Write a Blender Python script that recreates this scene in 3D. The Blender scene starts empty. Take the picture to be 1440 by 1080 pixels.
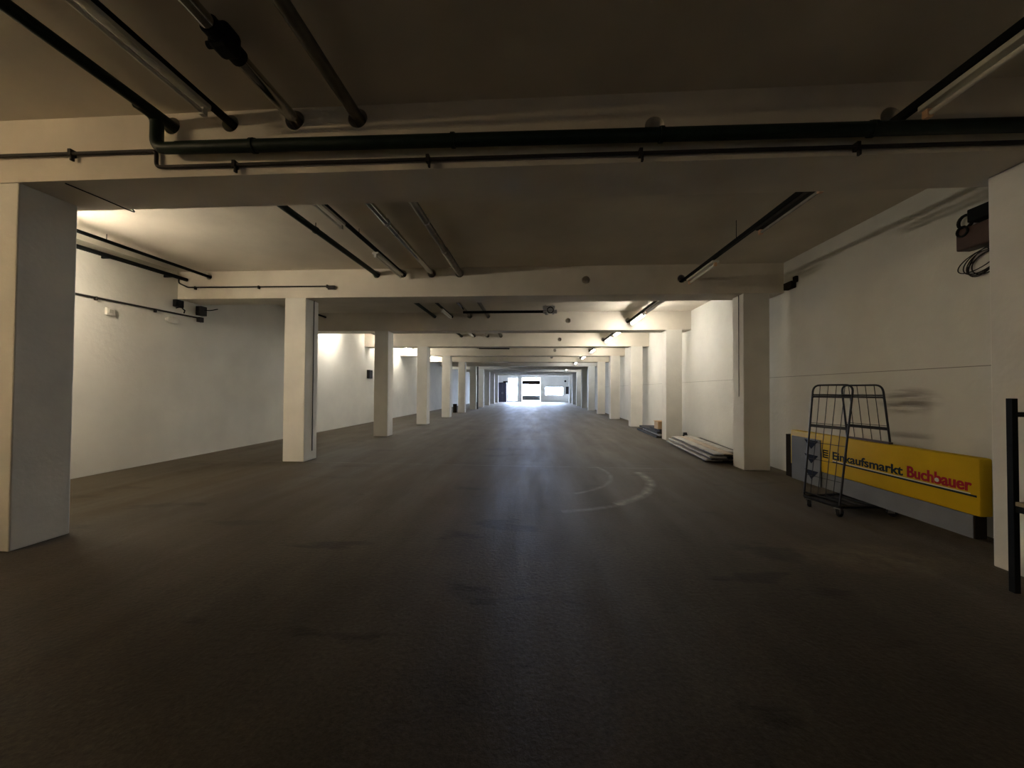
import bpy, bmesh, math, random
from mathutils import Vector, Matrix

sc = bpy.context.scene
C = sc.collection
random.seed(7)
PI = math.pi

# ------------------------------------------------------------------ camera
H = 1.6
F, YAW, PITCH, ROLL = 537.7, .0649, .0171, .0059

def ray(px, py):
    u = (px-720)/F; v = (py-540)/F
    c, s = math.cos(ROLL), math.sin(ROLL)
    u, v = u*c+v*s, -u*s+v*c
    X, D, Z = u, 1.0, -v
    c, s = math.cos(PITCH), math.sin(PITCH)
    Y = D*c-Z*s; z = D*s+Z*c
    c, s = math.cos(YAW), math.sin(YAW)
    return Vector((X*c-Y*s, X*s+Y*c, z))

fw = ray(720, 540).normalized()
rt = (ray(720+F, 540)-ray(720, 540)).normalized()
up = rt.cross(fw)
cam_data = bpy.data.cameras.new('camera')
cam = bpy.data.objects.new('camera', cam_data); C.objects.link(cam)
M = Matrix((rt, up, -fw)).transposed().to_4x4()
M.translation = Vector((0, 0, H))
cam.matrix_world = M
cam_data.sensor_width = 36.0
cam_data.lens = F/1440*36.0
cam_data.clip_start = .05; cam_data.clip_end = 300
sc.camera = cam

# ------------------------------------------------------------------ world, exposure
w = bpy.data.worlds.new('sky'); sc.world = w; w.use_nodes = True
bg = w.node_tree.nodes['Background']
bg.inputs['Color'].default_value = (.55, .69, 1.0, 1)
bg.inputs['Strength'].default_value = 20.0
vs = sc.view_settings
sc.display_settings.display_device = 'sRGB'
vs.view_transform = 'Standard'; vs.look = 'None'; vs.gamma = 1.0; vs.use_curve_mapping = False
vs.exposure = 2.6
cy = sc.cycles
cy.max_bounces = 10; cy.diffuse_bounces = 7; cy.glossy_bounces = 4
cy.use_denoising = True
LAMP = 20.0            # radiance of a lit tube
LAMP_COL = (1.0, .95, .86)

# layout of the hall
Y0, S = 3.42, 4.717            # front plane of beam 0 and the bay length
XL, XR, CZ, SZ = -8.15, 5.04, 4.25, 3.63
YB, YR = 55.0, -6.2            # far wall, rear wall
PLX, PRX = -5.12, 4.235        # hall faces of the pillar rows
yb = lambda i: Y0+S*i

# portals: guide the daylight through the openings of the far wall
def portal(name, x0, x1, z0, z1, y):
    l = bpy.data.lights.new(name, 'AREA'); l.shape = 'RECTANGLE'; l.size = x1-x0; l.size_y = z1-z0
    l.cycles.is_portal = True
    o = bpy.data.objects.new(name, l); C.objects.link(o)
    o.location = ((x0+x1)/2, y, (z0+z1)/2); o.rotation_euler = (-PI/2, 0, 0)
DOOR = (-2.25, .62, 0.0, 3.55)
WIN = (1.15, 3.77, .95, 2.15)
GLZ = (-4.15, -2.75, .12, 3.45)
for n, (a, b, c, d) in (('door_portal', DOOR), ('window_portal', WIN), ('glazing_portal', GLZ)):
    portal(n, a, b, c, d, YB+.15)

# ------------------------------------------------------------------ materials
def mat(name, col, rough=.6, metal=0.0, noise=None, bump=0.0, scale=6.0, spec=.5, emit=None):
    m = bpy.data.materials.new(name); m.use_nodes = True
    nt = m.node_tree; b = nt.nodes['Principled BSDF']
    b.inputs['Base Color'].default_value = (*col, 1)
    b.inputs['Roughness'].default_value = rough
    b.inputs['Metallic'].default_value = metal
    b.inputs['Specular IOR Level'].default_value = spec
    if emit:
        b.inputs['Emission Color'].default_value = (*emit[0], 1)
        b.inputs['Emission Strength'].default_value = emit[1]
    tc = nt.nodes.new('ShaderNodeTexCoord')
    nz = nt.nodes.new('ShaderNodeTexNoise'); nz.inputs['Scale'].default_value = scale
    nz.inputs['Detail'].default_value = 6
    nt.links.new(tc.outputs['Object'], nz.inputs['Vector'])
    amt = .12 if noise is None else noise
    if amt > 0:
        rp = nt.nodes.new('ShaderNodeValToRGB')
        rp.color_ramp.elements[0].position = .3; rp.color_ramp.elements[1].position = .7
        rp.color_ramp.elements[0].color = (*[c*(1-amt) for c in col], 1)
        rp.color_ramp.elements[1].color = (*[min(1, c*(1+amt)) for c in col], 1)
        nt.links.new(nz.outputs['Fac'], rp.inputs['Fac'])
        nt.links.new(rp.outputs['Color'], b.inputs['Base Color'])
    if bump > 0:
        n2 = nt.nodes.new('ShaderNodeTexNoise'); n2.inputs['Scale'].default_value = scale*9
        n2.inputs['Detail'].default_value = 5
        nt.links.new(tc.outputs['Object'], n2.inputs['Vector'])
        bp = nt.nodes.new('ShaderNodeBump'); bp.inputs['Strength'].default_value = bump
        bp.inputs['Distance'].default_value = .01
        nt.links.new(n2.outputs['Fac'], bp.inputs['Height'])
        nt.links.new(bp.outputs['Normal'], b.inputs['Normal'])
    return m

wall_m = mat('white_painted_wall', (.66, .645, .59), .85, bump=.35, noise=.06, scale=1.3, spec=.2)
wallr_m = mat('white_painted_wall_streaked', (.66, .645, .59), .85, bump=.35, noise=.06, scale=1.3, spec=.2)
def wall_streaks(m):  # dark horizontal streaks in an oval patch of the right wall
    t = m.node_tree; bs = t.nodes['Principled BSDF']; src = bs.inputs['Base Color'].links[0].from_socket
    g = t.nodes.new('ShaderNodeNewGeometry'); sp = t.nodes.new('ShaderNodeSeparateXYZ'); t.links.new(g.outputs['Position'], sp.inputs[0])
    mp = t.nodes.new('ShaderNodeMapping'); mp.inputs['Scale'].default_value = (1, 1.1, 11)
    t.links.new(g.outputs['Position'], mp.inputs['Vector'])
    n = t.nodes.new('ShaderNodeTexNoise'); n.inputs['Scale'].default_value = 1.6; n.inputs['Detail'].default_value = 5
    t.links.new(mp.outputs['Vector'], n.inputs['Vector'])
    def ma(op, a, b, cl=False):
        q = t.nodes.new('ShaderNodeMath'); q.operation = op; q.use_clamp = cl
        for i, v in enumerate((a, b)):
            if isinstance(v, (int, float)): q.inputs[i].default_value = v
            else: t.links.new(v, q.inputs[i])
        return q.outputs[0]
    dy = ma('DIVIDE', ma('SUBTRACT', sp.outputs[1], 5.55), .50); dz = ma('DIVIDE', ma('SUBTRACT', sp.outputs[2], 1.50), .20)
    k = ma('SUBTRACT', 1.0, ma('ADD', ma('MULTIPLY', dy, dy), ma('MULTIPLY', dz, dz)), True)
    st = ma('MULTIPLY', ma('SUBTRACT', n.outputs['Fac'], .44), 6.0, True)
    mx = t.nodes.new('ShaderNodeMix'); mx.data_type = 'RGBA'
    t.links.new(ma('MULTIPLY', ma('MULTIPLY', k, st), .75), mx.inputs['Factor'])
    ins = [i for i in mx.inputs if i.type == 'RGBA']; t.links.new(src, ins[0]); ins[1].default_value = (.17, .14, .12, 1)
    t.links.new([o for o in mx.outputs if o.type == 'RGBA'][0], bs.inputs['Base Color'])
wall_streaks(wallr_m)
pillar_m = mat('white_painted_concrete', (.66, .635, .575), .85, bump=.3, noise=.06, scale=2.0, spec=.2)
beam_m = mat('painted_beam_concrete', (.64, .585, .495), .85, bump=.3, noise=.07, scale=1.6, spec=.2)
ceil_m = mat('board_marked_ceiling', (.64, .585, .495), .9, bump=.4, noise=.1, scale=.9, spec=.15)
black_m = mat('black_paint', (.007, .008, .008), .6, noise=.2, scale=20, spec=.12)
green_m = mat('dark_green_pipe_paint', (.008, .018, .012), .45, noise=.2, scale=14, spec=.2)
silver_m = mat('aluminium_pipe_cladding', (.42, .41, .38), .17, metal=1.0, noise=.12, scale=5)
brownclad_m = mat('dull_pipe_cladding', (.16, .145, .12), .40, metal=.8, noise=.25, scale=6)
wrap_m = mat('grey_pipe_wrap', (.30, .28, .25), .75, noise=.25, scale=9, bump=.3)
conduit_m = mat('grey_conduit', (.030, .027, .025), .6, noise=.15, scale=15, spec=.12)
lampbody_m = mat('white_enamel', (.62, .60, .54), .45, noise=.05, scale=10)
tubeoff_m = mat('unlit_tube_glass', (.72, .70, .64), .2, noise=.03)
cap_m = mat('orange_lit_socket', (.65, .40, .25), .4, noise=.1)  # orange light caught by the unlit sockets is put into this colour
tubeon_m = mat('lit_tube', (.9, .88, .8), .4, noise=0, emit=(LAMP_COL, LAMP))
tubecool_m = mat('cool_lit_tube', (.85, .88, .9), .4, noise=0, emit=((.86, .93, 1.0), LAMP*.9))
tubenear_m = mat('lit_tube_by_the_wall', (.9, .88, .8), .4, noise=0, emit=((1.0, .88, .70), LAMP*2.35))
tubewarm_m = mat('warm_lit_tube', (.9, .86, .75), .4, noise=0, emit=((1.0, .76, .47), LAMP*1.5))
steel_m = mat('zinc_steel', (.35, .35, .36), .35, metal=.8, noise=.15, scale=25)
cage_m = mat('dark_blue_grey_wire', (.014, .015, .021), .45, metal=.2, noise=.2, scale=30)
rubber_m = mat('black_rubber', (.010, .010, .012), .7, noise=.2)
yellow_m = mat('yellow_acrylic', (.56, .36, .012), .6, noise=.06, scale=3, spec=.1)
signgrey_m = mat('grey_sheet_metal', (.17, .175, .18), .65, noise=.12, scale=3, spec=.15)
signdark_m = mat('dark_cap_and_end_shade', (.020, .015, .010), .9, spec=.03)
ink_m = mat('dark_green_lettering', (.010, .020, .017), .6, noise=0, spec=.1)
navy_m = mat('dark_blue_print', (.012, .015, .026), .7, noise=0, spec=.05)
red_m = mat('red_lettering', (.34, .010, .020), .5, noise=0, spec=.1)
white_m = mat('white_print', (.62, .60, .50), .5, noise=0)
wood_m = mat('plank_wood', (.34, .27, .19), .75, noise=.25, scale=7, bump=.2)
greyplank_m = mat('weathered_plank', (.33, .31, .27), .8, noise=.25, scale=7, bump=.2)
darkplank_m = mat('dark_board', (.045, .043, .040), .85, noise=.25, scale=7, spec=.1)
card_m = mat('cardboard', (.48, .34, .19), .8, noise=.08)
brown_m = mat('brown_box_plastic', (.055, .028, .020), .5, noise=.2)
purple_m = mat('dark_cabinet_paint', (.045, .042, .075), .5, noise=.15)
joint_m = mat('wall_joint', (.27, .255, .22), .9, noise=.1)
frame_m = mat('white_frame', (.72, .72, .72), .5, noise=.04)
pave_m = mat('yard_paving', (.42, .42, .42), .9, noise=.1)

# floor: worn brown screed with lengthwise tyre streaks, blotches and one pale tyre arc
floor_m = bpy.data.materials.new('worn_screed_floor'); floor_m.use_nodes = True
nt = floor_m.node_tree; B = nt.nodes['Principled BSDF']; N = nt.nodes.new; L = nt.links.new
geo = N('ShaderNodeNewGeometry')
def noise(scale, detail, sx=1, sy=1, rough=.55):
    mp = N('ShaderNodeMapping'); mp.inputs['Scale'].default_value = (sx, sy, 1)
    L(geo.outputs['Position'], mp.inputs['Vector'])
    n = N('ShaderNodeTexNoise'); n.inputs['Scale'].default_value = scale; n.inputs['Detail'].default_value = detail
    n.inputs['Roughness'].default_value = rough
    L(mp.outputs['Vector'], n.inputs['Vector'])
    return n.outputs['Fac']
def ramp(fac, stops):
    r = N('ShaderNodeValToRGB')
    e = r.color_ramp.elements
    e[0].position, e[0].color = stops[0][0], (*stops[0][1], 1)
    e[1].position, e[1].color = stops[-1][0], (*stops[-1][1], 1)
    for p, c in stops[1:-1]:
        x = e.new(p); x.color = (*c, 1)
    L(fac, r.inputs['Fac']); return r.outputs['Color']
def mth(op, a, b=None, clamp=False):
    m = N('ShaderNodeMath'); m.operation = op; m.use_clamp = clamp
    for i, v in enumerate((a, b)):
        if v is None: continue
        if isinstance(v, (int, float)): m.inputs[i].default_value = v
        else: L(v, m.inputs[i])
    return m.outputs[0]
def mix(fac, a, b, mode='MIX'):
    m = N('ShaderNodeMix'); m.data_type = 'RGBA'; m.blend_type = mode
    if isinstance(fac, (int, float)): m.inputs['Factor'].default_value = fac
    else: L(fac, m.inputs['Factor'])
    for k, v in (('A', a), ('B', b)):
        s = [i for i in m.inputs if i.name == k and i.type == 'RGBA'][0]
        if isinstance(v, tuple): s.default_value = (*v, 1)
        else: L(v, s)
    return [o for o in m.outputs if o.type == 'RGBA'][0]
base = ramp(noise(.55, 9), [(.3, (.030, .023, .014)), (.7, (.060, .048, .032))])
streak = ramp(noise(2.6, 7, 1.0, .22, .7), [(.34, (.80, .80, .80)), (.66, (1.12, 1.12, 1.12))])
col = mix(.7, base, streak, 'MULTIPLY')
speck = ramp(noise(34, 5, 1, 1, .8), [(.36, (.62, .62, .62)), (.64, (1.34, 1.34, 1.34))])
col = mix(.8, col, speck, 'MULTIPLY')
stains = ramp(noise(1.25, 5, .55, 1.5), [(.345, (.40, .38, .36)), (.395, (1, 1, 1))])
col = mix(.85, col, stains, 'MULTIPLY')
sep = N('ShaderNodeSeparateXYZ'); L(geo.outputs['Position'], sep.inputs[0])
def arc(cx, cyy, r, wd, a0, a1, power):
    dx = mth('SUBTRACT', sep.outputs[0], cx); dy = mth('SUBTRACT', sep.outputs[1], cyy)
    d = mth('SQRT', mth('ADD', mth('MULTIPLY', dx, dx), mth('MULTIPLY', dy, dy)))
    band = mth('SUBTRACT', 1.0, mth('DIVIDE', mth('ABSOLUTE', mth('SUBTRACT', d, r)), wd), True)
    ang = mth('ARCTAN2', dy, dx)
    ok = mth('MULTIPLY', mth('GREATER_THAN', ang, a0), mth('LESS_THAN', ang, a1))
    return mth('MULTIPLY', mth('MULTIPLY', band, ok), power)
grit = ramp(noise(5, 6, 1, 1, .7), [(.38, (0, 0, 0)), (.60, (1, 1, 1))])
a = mth('ADD', arc(-.15, 7.3, 2.18, .11, -.95, .20, .55), arc(-.15, 7.3, 2.22, .08, -1.35, -.90, .30))
a = mth('ADD', a, arc(-.35, 7.5, 1.75, .06, -1.0, .4, .25))
grit_f = N('ShaderNodeRGBToBW'); L(grit, grit_f.inputs[0])
col = mix(mth('MULTIPLY', a, mth('ADD', mth('MULTIPLY', grit_f.outputs[0], .75), .25), True), col, (.40, .375, .33))
# construction joints across the floor at the pillar lines
jt = mth('SUBTRACT', mth('FRACT', mth('DIVIDE', mth('SUBTRACT', sep.outputs[1], 3.42-2.3585), 4.717)), .5)
jt = mth('MULTIPLY', mth('LESS_THAN', mth('ABSOLUTE', jt), .004), mth('GREATER_THAN', sep.outputs[1], 6.0))
col = mix(mth('MULTIPLY', jt, mth('MULTIPLY', grit_f.outputs[0], .6)), col, (.16, .15, .13))
# pale sand trodden in near the shop sign
ex = mth('DIVIDE', mth('SUBTRACT', sep.outputs[0], 3.25), .85); ey = mth('DIVIDE', mth('SUBTRACT', sep.outputs[1], 3.95), .42)
sand = mth('SUBTRACT', 1.0, mth('ADD', mth('MULTIPLY', ex, ex), mth('MULTIPLY', ey, ey)), True)
col = mix(mth('MULTIPLY', mth('MULTIPLY', sand, grit_f.outputs[0]), .6), col, (.15, .12, .07))
L(col, B.inputs['Base Color'])
rr = N('ShaderNodeMapRange'); L(noise(2.2, 6, 1.0, .12, .6), rr.inputs['Value'])
rr.inputs['From Min'].default_value = .3; rr.inputs['From Max'].default_value = .7
rr.inputs['To Min'].default_value = .50; rr.inputs['To Max'].default_value = .70
L(rr.outputs[0], B.inputs['Roughness'])
B.inputs['Specular IOR Level'].default_value = .07
B.inputs['Sheen Weight'].default_value = .20; B.inputs['Sheen Roughness'].default_value = .28; B.inputs['Sheen Tint'].default_value = (.85, .74, .58, 1)
bmp = N('ShaderNodeBump'); bmp.inputs['Strength'].default_value = .55; bmp.inputs['Distance'].default_value = .01
L(noise(30, 7, 1, 1, .7), bmp.inputs['Height']); L(bmp.outputs['Normal'], B.inputs['Normal'])

# ------------------------------------------------------------------ helpers
def box(bm, x0, x1, y0, y1, z0, z1, bev=0.0, mtx=None):
    r = bmesh.ops.create_cube(bm, size=1.0)
    vs_ = r['verts']
    bmesh.ops.scale(bm, vec=(x1-x0, y1-y0, z1-z0), verts=vs_)
    bmesh.ops.translate(bm, vec=((x0+x1)/2, (y0+y1)/2, (z0+z1)/2), verts=vs_)
    if bev:
        ed = list({e for v in vs_ for e in v.link_edges})
        r2 = bmesh.ops.bevel(bm, geom=ed, offset=bev, segments=2, affect='EDGES', profile=.5)
        vs_ = list({v for f in r2['faces'] for v in f.verts} | {v for v in vs_ if v.is_valid})
    if mtx is not None:
        bmesh.ops.transform(bm, matrix=mtx, verts=vs_)
    return bm

def cyl(bm, p, q, r, r2=None, seg=16, caps=True):
    p, q = Vector(p), Vector(q); d = q-p
    m = Matrix.Translation((p+q)/2) @ d.to_track_quat('Z', 'Y').to_matrix().to_4x4()
    bmesh.ops.create_cone(bm, cap_ends=caps, segments=seg, radius1=r, radius2=r if r2 is None else r2, depth=d.length, matrix=m)
    return bm

def smooth_path(pts, rad=.08, n=5):
    pts = [Vector(p) for p in pts]; out = [pts[0]]
    for i in range(1, len(pts)-1):
        a, b, c = pts[i-1], pts[i], pts[i+1]
        k = min(rad, (a-b).length*.45, (c-b).length*.45)
        p0 = b+(a-b).normalized()*k; p1 = b+(c-b).normalized()*k
        for j in range(n+1):
            t = j/n
            out.append(p0*(1-t)**2+b*2*t*(1-t)+p1*t*t)
    out.append(pts[-1]); return out

def tube(bm, pts, r, seg=10, closed=False):
    pts = [Vector(p) for p in pts]; rings = []
    n = len(pts); prev = None
    for i, p in enumerate(pts):
        if closed: d = (pts[(i+1) % n]-pts[i-1]).normalized()
        elif i == 0: d = (pts[1]-p).normalized()
        elif i == n-1: d = (p-pts[-2]).normalized()
        else: d = ((pts[i+1]-p).normalized()+(p-pts[i-1]).normalized()).normalized()
        if prev is None:
            a = Vector((0, 0, 1)) if abs(d.z) < .9 else Vector((1, 0, 0))
            u = d.cross(a).normalized()
        else:
            u = (prev-d*prev.dot(d)).normalized()
        prev = u; v = d.cross(u)
        rings.append([bm.verts.new(p+(u*math.cos(2*PI*k/seg)+v*math.sin(2*PI*k/seg))*r) for k in range(seg)])
    m = n if closed else n-1
    for i in range(m):
        a, b = rings[i], rings[(i+1) % n]
        for k in range(seg):
            bm.faces.new((a[k], a[(k+1) % seg], b[(k+1) % seg], b[k]))
    if not closed:
        bm.faces.new(list(reversed(rings[0]))); bm.faces.new(rings[-1])
    return bm

def lathe(bm, prof, seg=24, mtx=None):
    rings = []
    for r, z in prof:
        rings.append([bm.verts.new((r*math.cos(2*PI*k/seg), r*math.sin(2*PI*k/seg), z)) for k in range(seg)])
    for a, b in zip(rings, rings[1:]):
        for k in range(seg):
            bm.faces.new((a[k], a[(k+1) % seg], b[(k+1) % seg], b[k]))
    bm.faces.new(list(reversed(rings[0]))); bm.faces.new(rings[-1])
    if mtx is not None:
        bmesh.ops.transform(bm, matrix=mtx, verts=[v for r in rings for v in r])
    return bm

def obj(name, bm, m, parent=None, smooth=False):
    bmesh.ops.recalc_face_normals(bm, faces=bm.faces)
    me = bpy.data.meshes.new(name); bm.to_mesh(me); bm.free()
    me.materials.append(m)
    if smooth:
        for p in me.polygons: p.use_smooth = True
        try: me.set_sharp_from_angle(angle=math.radians(40))
        except Exception: pass
    o = bpy.data.objects.new(name, me); C.objects.link(o)
    if parent is not None:
        o.parent = parent
        o.matrix_parent_inverse = Matrix.Translation(-parent.location) if parent.type == 'EMPTY' else parent.matrix_basis.inverted()
    return o

def tag(o, label, cat, group=None, kind=None):
    o['label'] = label; o['category'] = cat
    if group: o['group'] = group
    if kind: o['kind'] = kind
    return o

def thing(name, label, cat, loc, group=None):
    o = bpy.data.objects.new(name, None); C.objects.link(o)
    o.location = loc; o.empty_display_size = .1
    return tag(o, label, cat, group)

new = bmesh.new
ORD = ['first', 'second', 'third', 'fourth', 'fifth', 'sixth', 'seventh', 'eighth', 'ninth', 'tenth', 'eleventh', 'twelfth']

# ------------------------------------------------------------------ room shell
def struct(name, bm, m, label, cat, group=None, parent=None):
    return tag(obj(name, bm, m, parent), label, cat, group, 'structure')

struct('floor', box(new(), XL-.3, XR+.3, YR-.3, YB+.3, -.2, 0), floor_m, 'dark brown worn screed floor with tyre streaks', 'floor')
struct('ceiling', box(new(), XL-.3, XR+.3, YR-.3, YB+.3, CZ, CZ+.2), ceil_m, 'grey-beige concrete ceiling between the beams', 'ceiling')
struct('wall_left', box(new(), XL-.3, XL, YR, YB, 0, CZ), wall_m, 'long white painted wall of the left aisle', 'wall')
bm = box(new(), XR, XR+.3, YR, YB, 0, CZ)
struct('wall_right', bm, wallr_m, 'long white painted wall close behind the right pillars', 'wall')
struct('wall_rear', box(new(), XL, XR, YR-.3, YR, 0, CZ), wall_m, 'white wall closing the hall behind the camera', 'wall')
# far wall with its three openings
bm = new()
xs = [XL, GLZ[0], GLZ[1], DOOR[0], DOOR[1], WIN[0], WIN[1], XR]
box(bm, xs[0], xs[1], YB, YB+.3, 0, CZ); box(bm, xs[2], xs[3], YB, YB+.3, 0, CZ)
box(bm, xs[4], xs[5], YB, YB+.3, 0, CZ); box(bm, xs[6], xs[7], YB, YB+.3, 0, CZ)
box(bm, xs[1], xs[2], YB, YB+.3, 0, GLZ[2]); box(bm, xs[1], xs[2], YB, YB+.3, GLZ[3], CZ)
box(bm, xs[3], xs[4], YB, YB+.3, DOOR[3], CZ)
box(bm, xs[5], xs[6], YB, YB+.3, 0, WIN[2]); box(bm, xs[5], xs[6], YB, YB+.3, WIN[3], CZ)
struct('wall_back', bm, wall_m, 'far end wall with the bright gate, the window and the glazed opening', 'wall')

# far gate: frame, raised shutter edge and low leaf
d = struct('door_1', box(box(box(new(), DOOR[0], DOOR[0]+.12, YB-.03, YB+.12, 0, DOOR[3]),
      DOOR[1]-.12, DOOR[1], YB-.03, YB+.12, 0, DOOR[3]), DOOR[0]+.12, DOOR[1]-.12, YB-.03, YB+.12, DOOR[3]-.12, DOOR[3]),
      frame_m, 'white frame of the bright open gate in the far wall', 'door')
obj('shutter_box', box(new(), DOOR[0]+.13, DOOR[1]-.13, YB-.06, YB+.25, 2.50, 3.05, .02), signdark_m, d)
bm = new()
box(bm, DOOR[0]+.13, DOOR[1]-.13, YB+.08, YB+.13, .18, .90)
for k in range(7):
    x = DOOR[0]+.25+k*.39
    box(bm, x, x+.05, YB+.05, YB+.08, .18, .90)
obj('low_leaf', bm, signgrey_m, d)
# window: frame and pane
wf = new()
for a in ((WIN[0], WIN[1], WIN[2], WIN[2]+.05), (WIN[0], WIN[1], WIN[3]-.05, WIN[3]), (WIN[0], WIN[0]+.05, WIN[2]+.05, WIN[3]-.05),
          (WIN[1]-.05, WIN[1], WIN[2]+.05, WIN[3]-.05)):
    box(wf, a[0], a[1], YB+.1, YB+.18, a[2], a[3])
struct('window_1', wf, frame_m, 'white frame of the wide bright window right of the gate', 'window')
wf = new()
for a in ((GLZ[0], GLZ[1], GLZ[2], GLZ[2]+.06), (GLZ[0], GLZ[1], GLZ[3]-.06, GLZ[3]), (GLZ[0], GLZ[0]+.06, GLZ[2]+.06, GLZ[3]-.06),
          (GLZ[1]-.06, GLZ[1], GLZ[2]+.06, GLZ[3]-.06), (-3.48, -3.42, GLZ[2]+.06, GLZ[3]-.06)):
    box(wf, a[0], a[1], YB+.1, YB+.18, a[2], a[3])
box(wf, GLZ[0]+.06, -3.48, YB+.1, YB+.18, 2.3, 2.36); box(wf, -3.42, GLZ[1]-.06, YB+.1, YB+.18, 2.3, 2.36)
struct('window_2', wf, frame_m, 'white frame of the tall glazed opening left of the gate', 'window')
glass_m = bpy.data.materials.new('clear_window_glass'); glass_m.use_nodes = True
gt = glass_m.node_tree; gt.nodes.clear()
go = gt.nodes.new('ShaderNodeOutputMaterial'); gm = gt.nodes.new('ShaderNodeMixShader'); gm.inputs[0].default_value = .06
ga = gt.nodes.new('ShaderNodeBsdfTransparent'); gb = gt.nodes.new('ShaderNodeBsdfGlossy'); gb.inputs['Roughness'].default_value = .05
ga.inputs[0].default_value = (.96, .98, 1, 1)
gt.links.new(ga.outputs[0], gm.inputs[1]); gt.links.new(gb.outputs[0], gm.inputs[2]); gt.links.new(gm.outputs[0], go.inputs[0])
obj('pane', box(new(), WIN[0]+.05, WIN[1]-.05, YB+.135, YB+.143, WIN[2]+.05, WIN[3]-.05), glass_m, bpy.data.objects['window_1'])
for a0, a1 in ((GLZ[0]+.06, -3.48), (-3.42, GLZ[1]-.06)):
    for c0, c1 in ((GLZ[2]+.06, 2.3), (2.36, GLZ[3]-.06)):
        obj('pane', box(new(), a0, a1, YB+.135, YB+.143, c0, c1), glass_m, bpy.data.objects['window_2'])
struct('ground', box(new(), -30, 30, YB+.3, YB+60, -.25, -.05), pave_m, 'pale paved yard outside the gate', 'yard')

# pillars
for i in range(-1, 11):
    y = yb(i)
    for side in (0, 1):
        x0, x1 = (PLX-.487, PLX) if side == 0 else (PRX, PRX+.517)
        dep = .49 if side == 0 else .438
        nm = 'left' if side == 0 else 'right'
        t = ORD[i] if i >= 0 else 'one'
        lab = (f'white square concrete pillar, {t} of the row along the {nm} aisle wall' if i >= 0 else
               f'white square concrete pillar behind the camera by the {nm} wall')
        struct('concrete_pillar', box(new(), x0, x1, y, y+dep, 0, SZ, .012), pillar_m, lab, 'pillar', f'pillars of the {nm} row')

# beams, bored for the pipes
HOLES = [(-3.52, 4.13, .082), (-2.93, 4.13, .082), (-2.29, 4.135, .092), (-1.68, 4.13, .092), (1.03, 3.95, .085), (3.0, 3.95, .085), (-7.40, 4.13, .065)]
dg_tmp = []
for i in range(-1, 11):
    y = yb(i)
    bm = box(new(), XL, XR, y, y+.6, SZ, CZ)
    o = obj('ceiling_beam', bm, beam_m)
    cb = new()
    for (hx, hz, hr) in HOLES:
                cyl(cb, (hx, y-.1, hz), (hx, y+.7, hz), hr, seg=24)
    co = obj('cutter', cb, beam_m)
    md = o.modifiers.new('bore', 'BOOLEAN'); md.operation = 'DIFFERENCE'; md.object = co; md.solver = 'EXACT'
    dg_tmp.append((o, co))
    tag(o, (f'beige concrete ceiling beam with pipe holes, {ORD[i]} one ahead of the camera' if i >= 0 else
            'beige concrete ceiling beam with pipe holes behind the camera'), 'beam', 'ceiling beams', 'structure')
dg = bpy.context.evaluated_depsgraph_get()
for o, co in dg_tmp:
    me = bpy.data.meshes.new_from_object(o.evaluated_get(dg))
    o.modifiers.clear(); o.data = me
for o, co in dg_tmp:
    bpy.data.objects.remove(co)

# wall joint along the right wall
bm = box(new(), XR-.005, XR, YR, YB, 1.907, 1.916)
struct('trim_1', bm, joint_m, 'thin dark joint line along the right wall', 'joint')

# ------------------------------------------------------------------ pipes under the ceiling
YE = YB-.02
def clamp(bm, x, y, z, r, top):
    cyl(bm, (x, y-.02, z), (x, y+.02, z), r+.008, seg=14)
    cyl(bm, (x, y, z+r), (x, y, top), .006, seg=6)

# green pipe: runs through the holes, with a branch dropping down the first beam
t = thing('sprinkler_pipe', 'dark green pipe through the beams with elbow and branch along first beam', 'pipe', (-3.52, Y0, 4.13))
obj('pipe_run', cyl(new(), (-3.52, YR, 4.13), (-3.52, YE, 4.13), .048, seg=18), green_m, t, True)
obj('elbow', tube(new(), smooth_path([(-3.545, Y0-.30, 4.13), (-3.545, Y0-.12, 4.13), (-3.545, Y0-.12, 3.835), (-3.30, Y0-.12, 3.832)], .09, 6), .052, 16), green_m, t, True)
obj('branch_pipe', cyl(new(), (-3.33, Y0-.12, 3.833), (5.0, Y0-.12, 3.752), .056, seg=18), green_m, t, True)
for x in (-2.6, -.75, 1.05, 2.75, 4.2):
    z = 3.833-(x+3.33)/8.33*.081
    b = new(); cyl(b, (x-.015, Y0-.12, z), (x+.015, Y0-.12, z), .066, seg=16); box(b, x-.015, x+.015, Y0-.12, Y0, z+.05, z+.075)
    obj('clamp', b, green_m, t)
def hangers(t, x, z, r, m, off):
    o = None
    for i in range(-1, 11):
        y = yb(i)+off
        if o is None:
            b = new(); clamp(b, x, y, z, r, CZ); o = obj('hanger', b, m, t); base_y = y
        else:
            c = o.copy(); C.objects.link(c); c.parent = t; c.matrix_parent_inverse = o.matrix_parent_inverse; c.location.y += y-base_y
hangers(t, -3.52, 4.13, .048, green_m, 2.4)

# conduit on the first beam
t = thing('conduit', 'thin dark conduit stepping down below the green pipe on the first beam', 'conduit', (-3.64, Y0, 3.8))
pts = smooth_path([(XL, Y0-.03, 3.885), (-3.64, Y0-.03, 3.872), (-3.64, Y0-.03, 3.715), (5.04, Y0-.03, 3.672)], .05)
obj('conduit_run', tube(new(), pts, .017, 10), conduit_m, t, True)
for x in (-4.52, -2.85, -1.0, .9, 2.7):
    z = 3.877 if x < -3.64 else 3.715-(x+3.64)/8.68*.043
    b = box(box(new(), x-.015, x+.015, Y0-.055, Y0, z-.03, z+.035), x+.004, x+.022, Y0-.05, Y0-.02, z-.075, z-.03)
    obj('clip', b, conduit_m, t)

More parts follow.
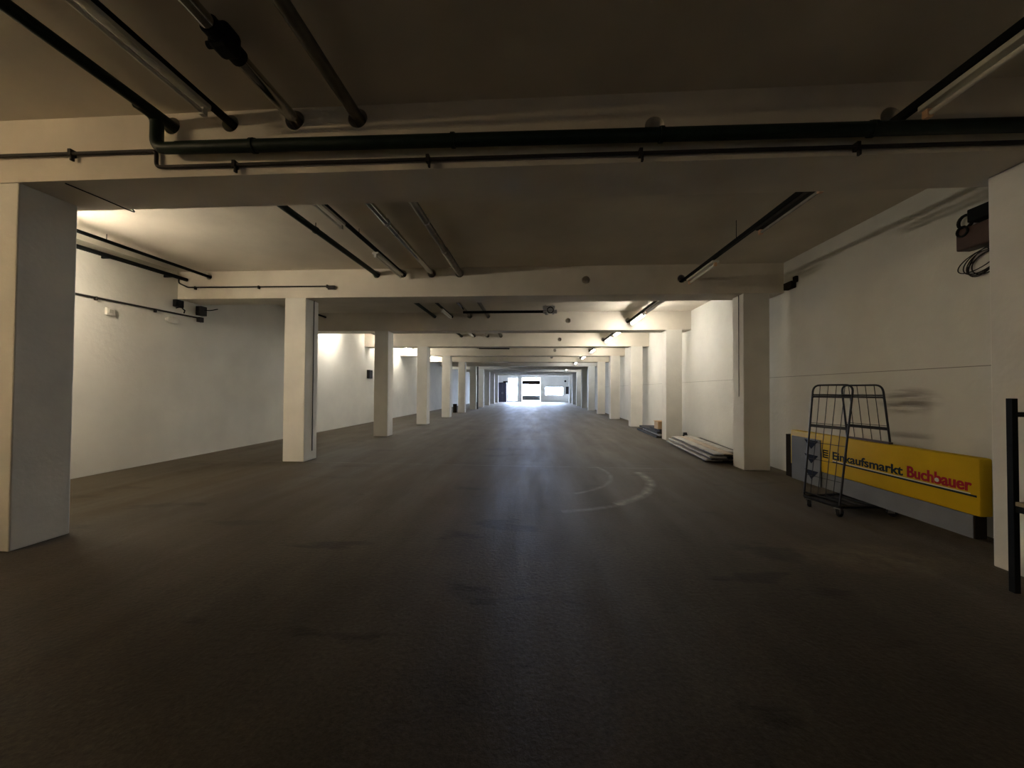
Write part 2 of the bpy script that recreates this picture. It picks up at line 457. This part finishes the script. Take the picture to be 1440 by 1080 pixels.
# rails carrying the tube lamps
def rail(name, label, x, z, r, square=True, y0=YR):
    t = thing(name, label, 'rail', (x, Y0, z))
    b = new()
    if square: box(b, x-r, x+r, y0, YE, z-r*1.2, z+r*1.2)
    else: cyl(b, (x, y0, z), (x, YE, z), r, seg=16)
    obj('rail_bar', b, black_m, t, not square)
    for i in range(-1, 11):
        y = yb(i)+2.65
        if y > y0:
            obj('suspension_wire', cyl(new(), (x, y, z+r), (x, y, CZ), .005, seg=6), black_m, t)
    return t
rail('lamp_rail', 'black lamp rail between the green pipe and the clad pipes', -2.93, 4.14, .036, False)
rail('lamp_rail', 'black lamp rail with lit lamps ahead, hung along the right aisle', 3.06, 3.93, .026)
rail('lamp_rail', 'dark lamp rail hung along the left wall of the hall', -7.40, 4.13, .030, False, YR)

# clad pipes
def clad(x, z, r, label, mt):
    t = thing('insulated_pipe', label, 'pipe', (x, Y0, z), 'clad pipes under the ceiling')
    obj('cladding', cyl(new(), (x, YR, z), (x, YE, z), r, seg=20), mt, t, True)
    o = obj('joint_band', cyl(new(), (x, YR+.4, z), (x, YR+.43, z), r+.005, seg=20), mt, t, True)
    for k in range(1, 25):
        c = o.copy(); C.objects.link(c); c.parent = t; c.matrix_parent_inverse = o.matrix_parent_inverse; c.location.y += 2.36*k
    hangers(t, x, z, r, steel_m, 2.2)
    return t
tC = clad(-2.29, 4.14, .052, 'silver clad pipe with black valve, beside the black lamp rail', silver_m)
b = new()
box(b, -2.365, -2.215, 2.53, 2.69, 4.06, 4.235, .03); cyl(b, (-2.29, 2.47, 4.14), (-2.29, 2.75, 4.14), .068, seg=16)
cyl(b, (-2.36, 2.61, 4.12), (-2.42, 2.61, 4.12), .025, seg=12)
obj('valve', b, black_m, tC)
tD = clad(-1.68, 4.14, .052, 'silver-grey clad pipe nearest the middle of the ceiling', brownclad_m)
obj('wrapped_end', cyl(new(), (-1.68, yb(1)-1.35, 4.135), (-1.68, yb(1)+.02, 4.135), .068, seg=20), wrap_m, tD, True)
obj('valve', box(cyl(new(), (-1.68, 1.75, 4.14), (-1.68, 2.2, 4.14), .075, seg=16), -1.78, -1.58, 1.86, 2.1, 4.05, 4.245, .02), black_m, tD)

# cross pipe with valve unit in front of the third beam
y = 11.75
t = thing('branch_pipe', 'dark cross pipe below the ceiling ending in a valve unit, before third beam', 'pipe', (.3, y, 4.02))
obj('pipe_run', cyl(new(), (-2.30, y, 4.03), (.20, y, 4.03), .042, seg=16), black_m, t, True)
b = new()
box(b, .17, .54, y-.12, y+.10, 4.10, 4.19, .01); cyl(b, (.18, y, 4.03), (.60, y, 4.03), .06, seg=16); cyl(b, (.25, y, 4.18), (.25, y, CZ-.002), .01, seg=8); cyl(b, (.47, y, 4.18), (.47, y, CZ-.002), .01, seg=8)
cyl(b, (.29, y, 4.03), (.29, y, 3.93), .05, seg=14); cyl(b, (.49, y, 4.03), (.49, y, 3.95), .04, seg=14)
obj('valve_body', b, steel_m, t)
obj('handwheel', tube(new(), [(.40+.09*math.cos(k*PI/8), y-.14, 4.05+.09*math.sin(k*PI/8)) for k in range(16)], .013, 8, True), black_m, t)
y = yb(4)-.12
t = tag(obj('branch_pipe', cyl(new(), (-3.4, y, 4.06), (-1.6, y, 4.04), .04, seg=14), black_m, None, True),
        'short dark cross pipe below the ceiling in front of the fifth beam', 'pipe')

# ------------------------------------------------------------------ tube lamps
def lamp(x, z, y0, y1, lit, label, group, tm=None, body=None, rail_z=None):
    """lamp under a rail: batten with tube and two sockets; the lit ones show a fat glowing diffuser"""
    t = thing('tube_lamp', label, 'lamp', (x, (y0+y1)/2, z), group)
    hw = (.028 if tm else .055) if lit else .056
    obj('batten', box(new(), x-hw, x+hw, y0, y1, z+.035, z+.075, .006), body or lampbody_m, t)
    for yy in (y0+.25, y1-.29):
        obj('hanger', box(new(), x-.012, x+.012, yy, yy+.04, z+.075, rail_z), black_m, t)
    if lit:
        obj('tube', cyl(new(), (x, y0+.045, z-.002), (x, y1-.045, z-.002), .036, seg=16), tm or tubeon_m, t, True)
    else:
        obj('tube', cyl(new(), (x, y0+.05, z), (x, y1-.05, z), .019, seg=14), (wrap_m if body else tubeoff_m), t, True)
    for yy in (y0, y1-.045):
        obj('socket', box(new(), x-.024, x+.024, yy, yy+.045, z-.026, z+.04, .004), lampbody_m if lit or x < 0 else cap_m, t)
    return t
GR, GC, GL = 'tube lamps on the right rail', 'tube lamps on the middle rail', 'tube lamps on the left rail'
X3, Z3 = 3.06, 3.79
lamp(X3, Z3, 1.2, 3.2, False, 'unlit tube lamp on the right rail, in front of the first beam', GR, rail_z=3.899)
lamp(X3, Z3, 4.30, 5.45, False, 'unlit tube lamp on the right rail, just past the first beam', GR, body=conduit_m, rail_z=3.899)
lamp(X3, Z3, 6.75, 7.90, False, 'unlit tube lamp on the right rail, ending at the second beam', GR, rail_z=3.899)
lamp(X3, Z3, 9.15, 10.9, False, 'unlit tube lamp on the right rail, just past the second beam', GR, rail_z=3.899)
lamp(X3, Z3, 11.2, 12.6, True, 'lit tube lamp on the right rail, ending at the third beam', GR, rail_z=3.899)
lamp(X3, Z3, 13.9, 15.3, True, 'lit tube lamp on the right rail, just past the third beam', GR, rail_z=3.899)
lamp(X3, Z3, 15.9, 17.3, True, 'lit tube lamp on the right rail, ending at the fourth beam', GR, rail_z=3.899)
lamp(X3, Z3, 20.5, 21.9, True, 'lit tube lamp on the right rail, ending at the fifth beam', GR, rail_z=3.899)
lamp(X3, Z3, 24.6, 26.2, True, 'lit tube lamp on the right rail, ending at the sixth beam', GR, rail_z=3.899)
lamp(X3, Z3, 29.6, 31.0, True, 'lit tube lamp on the right rail, ending at the seventh beam', GR, tubecool_m, rail_z=3.899)
lamp(X3, Z3, 39.0, 40.4, True, 'lit tube lamp on the right rail, far down the hall', GR, tubecool_m, rail_z=3.899)
XM, ZM = -2.93, 4.02
lamp(XM, ZM, .4, 3.15, False, 'long unlit tube lamp on the middle rail, ending at the first beam', GC, rail_z=4.104)
lamp(XM, ZM, 4.1, 5.52, False, 'unlit tube lamp on the middle rail, just past the first beam', GC, rail_z=4.104)
lamp(XM, ZM, 6.70, 8.0, False, 'unlit tube lamp on the middle rail, ending at the second beam', GC, rail_z=4.104)
lamp(XM, ZM, 9.0, 10.35, False, 'unlit tube lamp on the middle rail, just past the second beam', GC, rail_z=4.104)
lamp(XM, ZM, 11.5, 12.7, False, 'unlit tube lamp on the middle rail, ending at the third beam', GC, rail_z=4.104)
lamp(XM, ZM, 15.9, 17.3, False, 'unlit tube lamp on the middle rail, ending at the fourth beam', GC, rail_z=4.104)
XV, ZV = -7.40, 3.97
lamp(-7.30, 3.70, 4.05, 5.35, True, 'lit tube lamp by the left wall, hidden behind the first pillar', GL, tubenear_m, rail_z=CZ)
lamp(XV, ZV, 13.6, 15.0, True, 'lit tube lamp by the left wall, between second and third pillars', GL, rail_z=4.094)
lamp(XV, ZV, 17.3, 18.8, True, 'lit tube lamp by the left wall, behind the third pillar', GL, rail_z=4.094)
lamp(XV, ZV, 20.8, 22.2, True, 'lit tube lamp by the left wall, between third and fourth pillars', GL, rail_z=4.094)
lamp(XV, ZV, 26.1, 27.4, True, 'lit tube lamp by the left wall, between fourth and fifth pillars', GL, rail_z=4.094)
lamp(XV, ZV, 33.8, 35.2, True, 'lit tube lamp by the left wall, far down the aisle', GL, tubecool_m, rail_z=4.094)
lamp(XV, ZV, -.4, 1.0, True, 'lit tube lamp by the left wall in front of the first beam', GL, tubewarm_m, rail_z=4.094)

# ------------------------------------------------------------------ left wall fittings
t = thing('wall_pipe', 'black pipe along the top of the left wall below the lamp rail', 'pipe', (-7.92, yb(1), 4.06))
obj('pipe_run', cyl(new(), (-7.92, yb(0)+.62, 4.02), (-7.92, yb(1)-.02, 4.06), .040, seg=14), black_m, t, True)
b = new()
for y in (5.0, 6.6, 7.8): box(b, XL, -7.90, y, y+.03, 4.03, 4.08)
obj('bracket', b, black_m, t)
t = thing('conduit', 'thin dark conduit with end clip on the second beam, left end', 'conduit', (-7.9, yb(1), 3.9))
y = yb(1)-.03
obj('conduit_run', tube(new(), smooth_path([(-8.10, y, 4.10), (-8.10, y, 3.99), (-7.88, y, 3.885), (-4.5, y, 3.875)], .04), .015, 8), conduit_m, t, True)
for x in (-7.7, -6.2, -4.62):
    obj('clip', box(new(), x-.015, x+.015, y-.02, yb(1)-.001, 3.835, 3.905), conduit_m, t)
obj('end_fitting', box(new(), -4.60, -4.44, y-.02, y+.02, 3.80, 3.885), conduit_m, t)
t = thing('conduit', 'thin dark conduit along the left wall ending at a bracket', 'conduit', (-8.12, 7.5, 3.28))
obj('conduit_run', tube(new(), [(-8.125, 4.1, 3.25), (-8.125, 6.2, 3.265), (-8.125, 8.62, 3.30)], .018, 8), conduit_m, t, True)
b = new()
for y in (5.0, 6.5, 7.6): box(b, XL, -8.10, y, y+.025, 3.22, 3.29)
obj('clip', b, conduit_m, t)
t = thing('wall_bracket', 'dark metal bracket with cables where the left wall conduit ends', 'bracket', (-8.1, 8.68, 3.35))
b = box(new(), XL, -8.02, 8.60, 8.78, 3.36, 3.58, .01); box(b, XL, -8.06, 8.62, 8.74, 3.20, 3.32, .01)
obj('plate', b, conduit_m, t)
obj('cable', tube(new(), smooth_path([(-8.05, 8.70, 3.5), (-7.95, 8.78, 3.5), (-7.90, 8.95, 3.57)], .05), .012, 8), black_m, t)
t = thing('floodlight', 'small dark floodlight on the left wall above the conduit', 'floodlight', (-8.1, 8.05, 3.45))
obj('housing', box(new(), -8.06, -7.97, 7.93, 8.12, 3.42, 3.58, .012), black_m, t)
obj('arm', tube(new(), [(XL+.005, 8.10, 3.42), (-8.05, 8.12, 3.45), (-8.03, 8.2, 3.38), (XL+.005, 8.3, 3.35)], .014, 8), black_m, t)
t = thing('bulkhead_light', 'pale oval bulkhead light on the left wall below the conduit', 'lamp', (-8.1, 8.02, 3.13))
b = new(); lathe(b, [(.02, 0), (.085, 0), (.085, .03), (.075, .055), (.02, .06)], 20,
      Matrix.Translation((XL, 8.02, 3.13)) @ Matrix.Rotation(PI/2, 4, 'Y') @ Matrix.Diagonal((1, 1.9, 1, 1)))
obj('glass_cover', b, lampbody_m, t, True)
t = thing('junction_box', 'small square white junction box on the left wall', 'box', (XL, 6.75, 3.06))
obj('box_body', box(new(), XL, XL+.05, 6.68, 6.82, 2.99, 3.13, .008), lampbody_m, t)
obj('lid', box(new(), XL+.05, XL+.058, 6.715, 6.785, 3.025, 3.095, .004), wrap_m, t)
tag(obj('hanging_wire', tube(new(), smooth_path([(-4.66, 3.45, 3.621), (-4.63, 3.75, 3.618), (-4.61, 3.99, 3.612), (-4.57, 4.03, 3.600), (-4.55, 3.985, 3.612)], .03), .006, 6), black_m),
    'thin black wire with a hooked end under the first beam', 'wire')
tag(obj('switch_box', box(new(), XL, XL+.14, 17.85, 18.2, 2.15, 2.55, .01), conduit_m), 'dark square switch box on the left wall by the third pillar', 'box')
tag(obj('cable', tube(new(), [(PLX+.008, yb(1)+.30, SZ), (PLX+.008, yb(1)+.30, .2)], .008, 8), conduit_m), 'dark vertical cable on the second pillar of the left row', 'cable')
tag(obj('cable', tube(new(), [(PRX-.008, yb(1)+.17, SZ), (PRX-.008, yb(1)+.17, 1.5)], .006, 8), conduit_m), 'dark vertical cable on the second pillar of the right row', 'cable')
tag(obj('downpipe', cyl(new(), (-5.03, yb(6)+.62, 0), (-5.03, yb(6)+.62, SZ), .06, seg=14), conduit_m, None, True), 'dark downpipe standing behind the seventh left pillar', 'pipe')
tag(obj('upright_box', box(new(), -5.95, -5.70, yb(5)-.1, yb(5)+.15, 0, .62, .02), signdark_m), 'small dark upright box on floor beside the sixth left pillar', 'box')

# ------------------------------------------------------------------ right wall fittings by the first pillar
t = thing('alarm_horn', 'black round horn high on the right wall beside the first pillar', 'horn', (XR, 4.6, 3.62))
b = box(new(), XR-.13, XR, 4.45, 4.68, 3.55, 3.70, .01)
obj('housing', b, black_m, t)
obj('bracket_ring', tube(new(), [(XR-.06, 4.76+.075*math.cos(k*PI/8), 3.60+.075*math.sin(k*PI/8)) for k in range(16)], .017, 8, True), black_m, t)
t = thing('motor_box', 'dark brown box below the black horn on the right wall', 'box', (XR, 4.6, 3.42))
obj('box_body', box(new(), XR-.15, XR, 4.44, 4.78, 3.25, 3.50, .015), brown_m, t)
obj('cable_gland', tube(new(), [(XR-.16, 4.70+.055*math.cos(k*PI/8), 3.46+.055*math.sin(k*PI/8)) for k in range(16)], .012, 8, True), black_m, t)
b = new(); random.seed(3)
for k in range(6):
    a = .55+random.uniform(-.25, .25); ry, rz = .20+random.uniform(-.05, .03), .095+random.uniform(-.03, .03)
    cy0, cz0 = 4.60+random.uniform(-.04, .04), 3.08+random.uniform(-.03, .03); x = XR-.02-.012*k
    tube(b, [(x, cy0+ry*math.cos(q)*math.cos(a)+rz*math.sin(q)*math.sin(a), cz0-ry*math.cos(q)*math.sin(a)+rz*math.sin(q)*math.cos(a))
             for q in [j*2*PI/28 for j in range(28)]], .006, 6, True)
tube(b, [(XR-.01, 4.6, 3.245), (XR-.03, 4.55, 3.2)], .006, 6)
tag(obj('cable_coil', b, conduit_m, None, True), 'loose coil of thin cable hanging below the brown box', 'cable')
tag(obj('wall_lug', box(box(new(), XR-.10, XR, 7.76, 8.0, 3.64, 3.78, .01), XR-.05, XR, 7.7, 7.8, 3.74, 3.86, .008), signdark_m),
    'small dark fitting on the right wall at the end of the second beam', 'fitting')

# ------------------------------------------------------------------ roll container astride the sign
def cage_panel(parent, nb, fb, nt_, ft_):
    """one mesh side gate; corners near/far bottom and near/far top"""
    nb, fb, nt_, ft_ = map(Vector, (nb, fb, nt_, ft_))
    def P(u, v):
        return (nb*(1-u)+fb*u)*(1-v)+(nt_*(1-u)+ft_*u)*v
    pts = smooth_path([P(0, 0), P(0, 1), P(1, 1), P(1, 0)], .10, 7)
    fr = obj('side_frame', tube(new(), pts, .0125, 10), cage_m, parent, True)
    b = new()
    tube(b, smooth_path([P(0, .855), P(0, .895), P(1, .895), P(1, .855)], .05, 5), .013, 8)
    obj('top_bar', b, cage_m, parent)
    obj('guide_bar', tube(new(), [P(.02, .912), P(.98, .912)], .010, 8), cage_m, parent)
    n = (P(1, 0)-P(0, 0)).cross(P(0, 1)-P(0, 0)).normalized()
    p, q = P(0, .63), P(1, .63)
    d = (q-p); m = Matrix.Translation((p+q)/2) @ Matrix((d.normalized(), n, d.normalized().cross(n))).transposed().to_4x4()
    obj('middle_bar', box(new(), -d.length/2, d.length/2, -.008, .008, -.020, .020, 0, m), cage_m, parent)
    obj('bottom_bar', tube(new(), [P(0, .02), P(1, .02)], .013, 8), cage_m, parent)
    b = new()
    for u in (.19, .395, .60, .81): tube(b, [P(u, .02), P(u, 1.0)], .004, 6)
    for v in (.18, .33, .48, .655): tube(b, [P(0, v), P(1, v)], .004, 6)
    obj('wire_mesh', b, cage_m, parent)

t = thing('roll_container', 'dark wire roll container standing astride the yellow shop sign', 'roll container', (4.2, 5.45, 0))
cage_panel(t, (3.86, 5.16, .17), (3.76, 5.66, .17), (4.07, 5.20, 1.70), (3.92, 5.70, 1.70))
cage_panel(t, (4.64, 5.25, .17), (4.56, 5.84, .17), (4.44, 5.22, 1.70), (4.36, 5.78, 1.70))
b = new()
pts4 = [(3.86, 5.16, .145), (4.64, 5.25, .145), (4.56, 5.84, .145), (3.76, 5.66, .145)]
for k in range(4): tube(b, [pts4[k], pts4[(k+1) % 4]], .018, 8)
for u in (.2, .4, .6, .8):
    p = Vector(pts4[0])*(1-u)+Vector(pts4[1])*u; q = Vector(pts4[3])*(1-u)+Vector(pts4[2])*u
    tube(b, [p, q], .010, 8)
obj('base_frame', b, cage_m, t)
b = new(); vv = [b.verts.new((p[0], p[1], .118)) for p in pts4]; vt = [b.verts.new((p[0], p[1], .134)) for p in pts4]
b.faces.new(vv); b.faces.new(vt)
for k in range(4): b.faces.new((vv[k], vv[(k+1) % 4], vt[(k+1) % 4], vt[k]))
obj('base_deck', b, rubber_m, t)
for (x, y, a) in ((3.88, 5.20, .5), (4.58, 5.29, -.3), (4.52, 5.78, .2), (3.80, 5.62, .9)):
    R = Matrix.Translation((x, y, 0)) @ Matrix.Rotation(a, 4, 'Z')
    b = new()
    box(b, -.05, .05, -.04, .04, .110, .117, 0, R); box(b, -.035, .035, -.026, -.022, .045, .112, 0, R); box(b, -.035, .035, .022, .026, .045, .112, 0, R)
    f = obj('caster_fork', b, steel_m, t)
    b = new(); lathe(b, [(.02, -.02), (.048, -.02), (.055, -.012), (.055, .012), (.048, .02), (.02, .02)], 20,
                     R @ Matrix.Translation((.02, 0, .055)) @ Matrix.Rotation(PI/2, 4, 'X'))
    obj('caster_wheel', b, rubber_m, f, True)

# ------------------------------------------------------------------ shop sign
t = thing('shop_sign', 'long yellow shop sign with dark and red lettering over a grey lower box', 'sign', (4.36, 5.4, .16))
XS = 4.30
obj('yellow_box', box(new(), XS, XS+.125, 4.02, 6.80, .395, .965, .018), yellow_m, t, True)
obj('grey_lower_box', box(new(), XS+.004, XS+.115, 4.085, 6.74, .165, .393, .004), signgrey_m, t)
obj('near_end_shade', box(new(), XS+.006, XS+.113, 4.068, 4.084, .167, .391), signdark_m, t)  # shade on the grey box's end face, put in as a dark sheet
obj('dark_end', box(new(), XS+.006, XS+.112, 6.74, 6.93, .165, .88, .004), signdark_m, t)
gp = obj('grey_panel', box(new(), XS-.022, XS-.004, 6.09, 6.735, .163, .875, .003), signgrey_m, t)
b = new()
for zt in (.853, .628, .385):
    y0_, y1_, h = 6.425, 6.125, .135
    ym = (y0_+y1_)/2
    def prism(a):
        lo = [b.verts.new((XS-.0225, p, q)) for p, q in a]; hi = [b.verts.new((XS-.025, p, q)) for p, q in a]
        b.faces.new(lo); b.faces.new(hi)
        for i in range(len(a)): b.faces.new((lo[i], lo[(i+1) % len(a)], hi[(i+1) % len(a)], hi[i]))
    prism([(y0_, zt), (y1_, zt), (ym, zt-h)])
obj('triangle_print', b, navy_m, gp)

def lettering(name, txt, y_start, y_end, zb, height, m, parent, x=XS, weight=.018, bold=0.0):
    cu = bpy.data.curves.new('txt', 'FONT'); cu.body = txt; cu.size = 1.0; cu.offset = weight; cu.extrude = .004
    cu.resolution_u = 4
    to = bpy.data.objects.new('txt', cu); C.objects.link(to)
    dgx = bpy.context.evaluated_depsgraph_get(); dgx.update()
    me = bpy.data.meshes.new_from_object(to.evaluated_get(dgx))
    bpy.data.objects.remove(to)
    xs_ = [v.co.x for v in me.vertices]; ys_ = [v.co.y for v in me.vertices]
    x0, x1, y1 = min(xs_), max(xs_), max(ys_)
    for v in me.vertices:
        u = (v.co.x-x0)/(x1-x0); z = zb+v.co.y/y1*height; e = -.0015 if v.co.z > 0 else .0005
        v.co = Vector((x+e*1.0, y_start+(y_end-y_start)*u, z))
    if bold:
        bb = new(); bb.from_mesh(me)
        for sgn in (-1, 1):
            dd = bmesh.ops.duplicate(bb, geom=bb.verts[:len(me.vertices)]+bb.edges[:len(me.edges)]+bb.faces[:len(me.polygons)]) if sgn < 0 else None
            if dd: bmesh.ops.translate(bb, vec=(-.0003, bold, 0), verts=[g for g in dd['geom'] if isinstance(g, bmesh.types.BMVert)])
        bb.to_mesh(me); bb.free()
    me.name = name; me.materials.clear(); me.materials.append(m)
    o = bpy.data.objects.new(name, me); C.objects.link(o); o.parent = parent
    o.matrix_parent_inverse = Matrix.Translation(-parent.location)
    return o
# short bar emblem at the head of the line
b = new()
for k in range(4):
    z = .622+k*.034
    v = [(6.055-.006*k, z), (5.955, z), (5.955, z+.019), (6.055-.006*k, z+.019)]
    lo = [b.verts.new((XS-.0002, p, q)) for p, q in v]; hi = [b.verts.new((XS-.003, p, q)) for p, q in v]
    b.faces.new(lo); b.faces.new(hi)
    for i in range(4): b.faces.new((lo[i], lo[(i+1) % 4], hi[(i+1) % 4], hi[i]))
box(b, XS-.003, XS-.0002, 6.040, 6.060, .622, .742)
obj('emblem', b, ink_m, t)
lettering('lettering', 'Einkaufsmarkt', 5.87, 4.80, .628, .112, ink_m, t, weight=.022, bold=.003)
lettering('lettering', 'Buchbauer', 4.745, 4.085, .628, .125, red_m, t, weight=.022, bold=.006)
obj('underline', box(new(), XS-.002, XS-.0002, 4.045, 5.87, .578, .598), ink_m, t)
obj('underline_edge', box(new(), XS-.0018, XS-.0002, 4.10, 5.87, .599, .610), white_m, t)
lat = new(); lathe(lat, [(.005, 0), (.022, 0), (.022, .002), (.005, .002)], 20, Matrix.Translation((XS-.0045, 4.415, .668)) @ Matrix.Rotation(-PI/2, 4, 'Y'))
obj('white_dot', lat, white_m, t)
tag(obj('wooden_batten', box(new(), XS+.02, XS+.07, 5.0, 5.65, .966, .99, .003), brown_m), 'thin brown batten lying on top of the yellow shop sign', 'batten')

# ------------------------------------------------------------------ shelving rack at the right edge
t = thing('shelving_rack', 'black metal rack with wooden shelf in front of the first right pillar', 'rack', (4.05, 2.8, 0))
for (x, y) in ((3.845, 3.36), (4.19, 3.36), (3.845, 2.3), (4.19, 2.3)):
    obj('post', box(new(), x-.022, x+.022, y-.022, y+.022, 0, 1.56, .003), black_m, t)
for y in (3.36, 2.3):
    b = new()
    for z in (1.43, .665): box(b, 3.868, 4.168, y-.012, y+.012, z-.02, z+.02)
    obj('end_rail', b, black_m, t)
for z in (.70,):
    obj('shelf', box(new(), 3.83, 4.205, 2.32, 3.335, z, z+.032, .002), wood_m, t)
    b = new()
    for x in (3.835, 4.20): box(b, x-.008, x+.008, 2.33, 3.33, z-.05, z-.002)
    obj('shelf_beam', b, black_m, t)
tag(obj('storage_tray', box(new(), 3.88, 4.16, 2.6, 3.30, .734, .80, .01), black_m), 'flat black tray on the wooden shelf of the rack', 'tray')

# ------------------------------------------------------------------ plank piles
def plank(name, label, group, x0, x1, z0, z1, y0, y1, mt, org, ang, cat='plank'):
    m = Matrix.Translation(org) @ Matrix.Rotation(ang, 4, 'Z')
    return tag(obj(name, box(new(), x0, x1, y0, y1, z0, z1, .004, m), mt), label, cat, group)
org = Vector((3.76, 8.68, 0)); ang = -.085
G1 = 'boards piled behind the second right pillar'
for k, yy in enumerate((.35, 1.75, 3.1)):
    plank('bearer', f'dark square bearer under the near board pile, {ORD[k]} from the camera', 'bearers under the near pile', .03, .74, 0, .06, yy, yy+.08, darkplank_m, org, ang, 'bearer')
pos = {2: ('hall side', 'wall side'), 3: ('hall side', 'middle', 'wall side')}
lay = [('bottom', 2, .062, .036, greyplank_m, -.02, 3.3, .015), ('second', 2, .104, .034, darkplank_m, .06, 3.5, -.012),
       ('third', 2, .144, .034, greyplank_m, .03, 3.3, .02), ('fourth', 2, .184, .034, darkplank_m, .13, 3.4, -.01), ('top', 3, .224, .028, greyplank_m, .08, 3.3, .012)]
for nm, n, z, th, mt, off, ln, da in lay:
    wdt = (.74 if nm != 'top' else .66)/n
    for k in range(n):
        jit = random.uniform(-.14, .20)
        plank('board', f'long grey board in the {nm} layer of the near pile, {pos[n][k]}', G1, off+k*wdt+.008, off+(k+1)*wdt-.008, z, z+th, jit+.06*k, ln+jit, wood_m if (nm == 'top' and k == 1) else mt, org, ang+da)
org2 = Vector((4.12, 13.40, 0)); G2 = 'boards piled behind the third right pillar'
lay = [('bottom', 2, .0, .07, darkplank_m, -.03, 2.9), ('second', 2, .072, .07, greyplank_m, .06, 2.3), ('third', 2, .144, .07, darkplank_m, .0, 2.6), ('top', 2, .216, .08, darkplank_m, .08, 1.3)]
for nm, n, z, th, mt, off, ln in lay:
    for k in range(n):
        jit = random.uniform(-.05, .1)
        plank('board', f'dark board in the {nm} layer of the far pile, {pos[n][k]}', G2, off+k*.32+.004, off+(k+1)*.32-.004, z, z+th, jit, ln+jit, mt, org2, -.03)
t = thing('cardboard_box', 'small open cardboard box on top of the far board pile', 'box', (4.36, 13.8, .297))
b = new()
box(b, 4.170, 4.550, 13.5, 13.512, .297, .54); box(b, 4.170, 4.550, 13.9, 13.912, .297, .54)
box(b, 4.170, 4.182, 13.512, 13.9, .297, .54); box(b, 4.538, 4.550, 13.512, 13.9, .297, .54); box(b, 4.182, 4.538, 13.512, 13.9, .297, .305)
obj('carton', b, card_m, t)
for y_, dy in ((13.5, -.10), (13.912, .10)):
    b = new(); v = [b.verts.new(p) for p in ((4.170, y_, .54), (4.550, y_, .54), (4.550, y_+dy, .56), (4.170, y_+dy, .56))]
    b.faces.new(v); r = bmesh.ops.extrude_face_region(b, geom=b.faces[:]); bmesh.ops.translate(b, vec=(0, 0, .006), verts=[q for q in r['geom'] if isinstance(q, bmesh.types.BMVert)])
    obj('flap', b, card_m, t)
b = new(); lo = [(4.78, 12.78), (4.94, 12.78), (4.94, 12.98), (4.78, 12.98)]
vl = [b.verts.new((x, y, 0)) for x, y in lo]; vh = [b.verts.new((4.82, 12.86, .26)), b.verts.new((4.90, 12.86, .26)), b.verts.new((4.90, 12.95, .26)), b.verts.new((4.82, 12.95, .26))]
b.faces.new(vl); b.faces.new(vh)
for i in range(4): b.faces.new((vl[i], vl[(i+1) % 4], vh[(i+1) % 4], vh[i]))
tag(obj('rubber_wedge', b, rubber_m), 'small black wedge on floor behind the third right pillar', 'wedge')

# ------------------------------------------------------------------ far end
t = thing('storage_cabinet', 'tall dark cabinet at far end left of the bright openings', 'cabinet', (-4.8, 53.3, 0))
obj('carcass', box(new(), -5.35, -4.2, 53.0, 53.7, 0, 2.62, .01), purple_m, t)
for k in range(2):
    x = -5.33+k*.56
    dd = obj('cabinet_door', box(new(), x, x+.55, 52.97, 53.0, .06, 2.58, .006), purple_m, t)
    obj('handle', box(new(), x+(.47 if k == 0 else .05), x+(.50 if k == 0 else .08), 52.94, 52.97, 1.1, 1.4), steel_m, dd)
tag(obj('folded_tarpaulin', box(box(new(), -5.3, -4.25, 53.05, 53.65, 2.62, 2.72, .03), -4.7, -4.0, 53.1, 53.6, 2.72, 2.92, .06), conduit_m),
    'dark folded sheet lying on top of the tall cabinet', 'sheet')
t = thing('wall_speaker', 'small dark round fitting high on the far wall right of the window', 'fitting', (4.05, YB, 3.0))
obj('housing', cyl(new(), (4.05, YB-.12, 2.98), (4.05, YB, 2.98), .15, seg=18), black_m, t)
t = thing('electrical_cabinet', 'dark electrical cabinet on the far wall beside the window', 'cabinet', (4.3, YB, 1.6))
obj('cabinet_body', box(new(), 4.12, 4.55, YB-.16, YB, 1.15, 2.2, .01), conduit_m, t)
obj('cabinet_door', box(new(), 4.14, 4.53, YB-.175, YB-.16, 1.18, 2.17, .004), conduit_m, t)

bpy.context.view_layer.update()
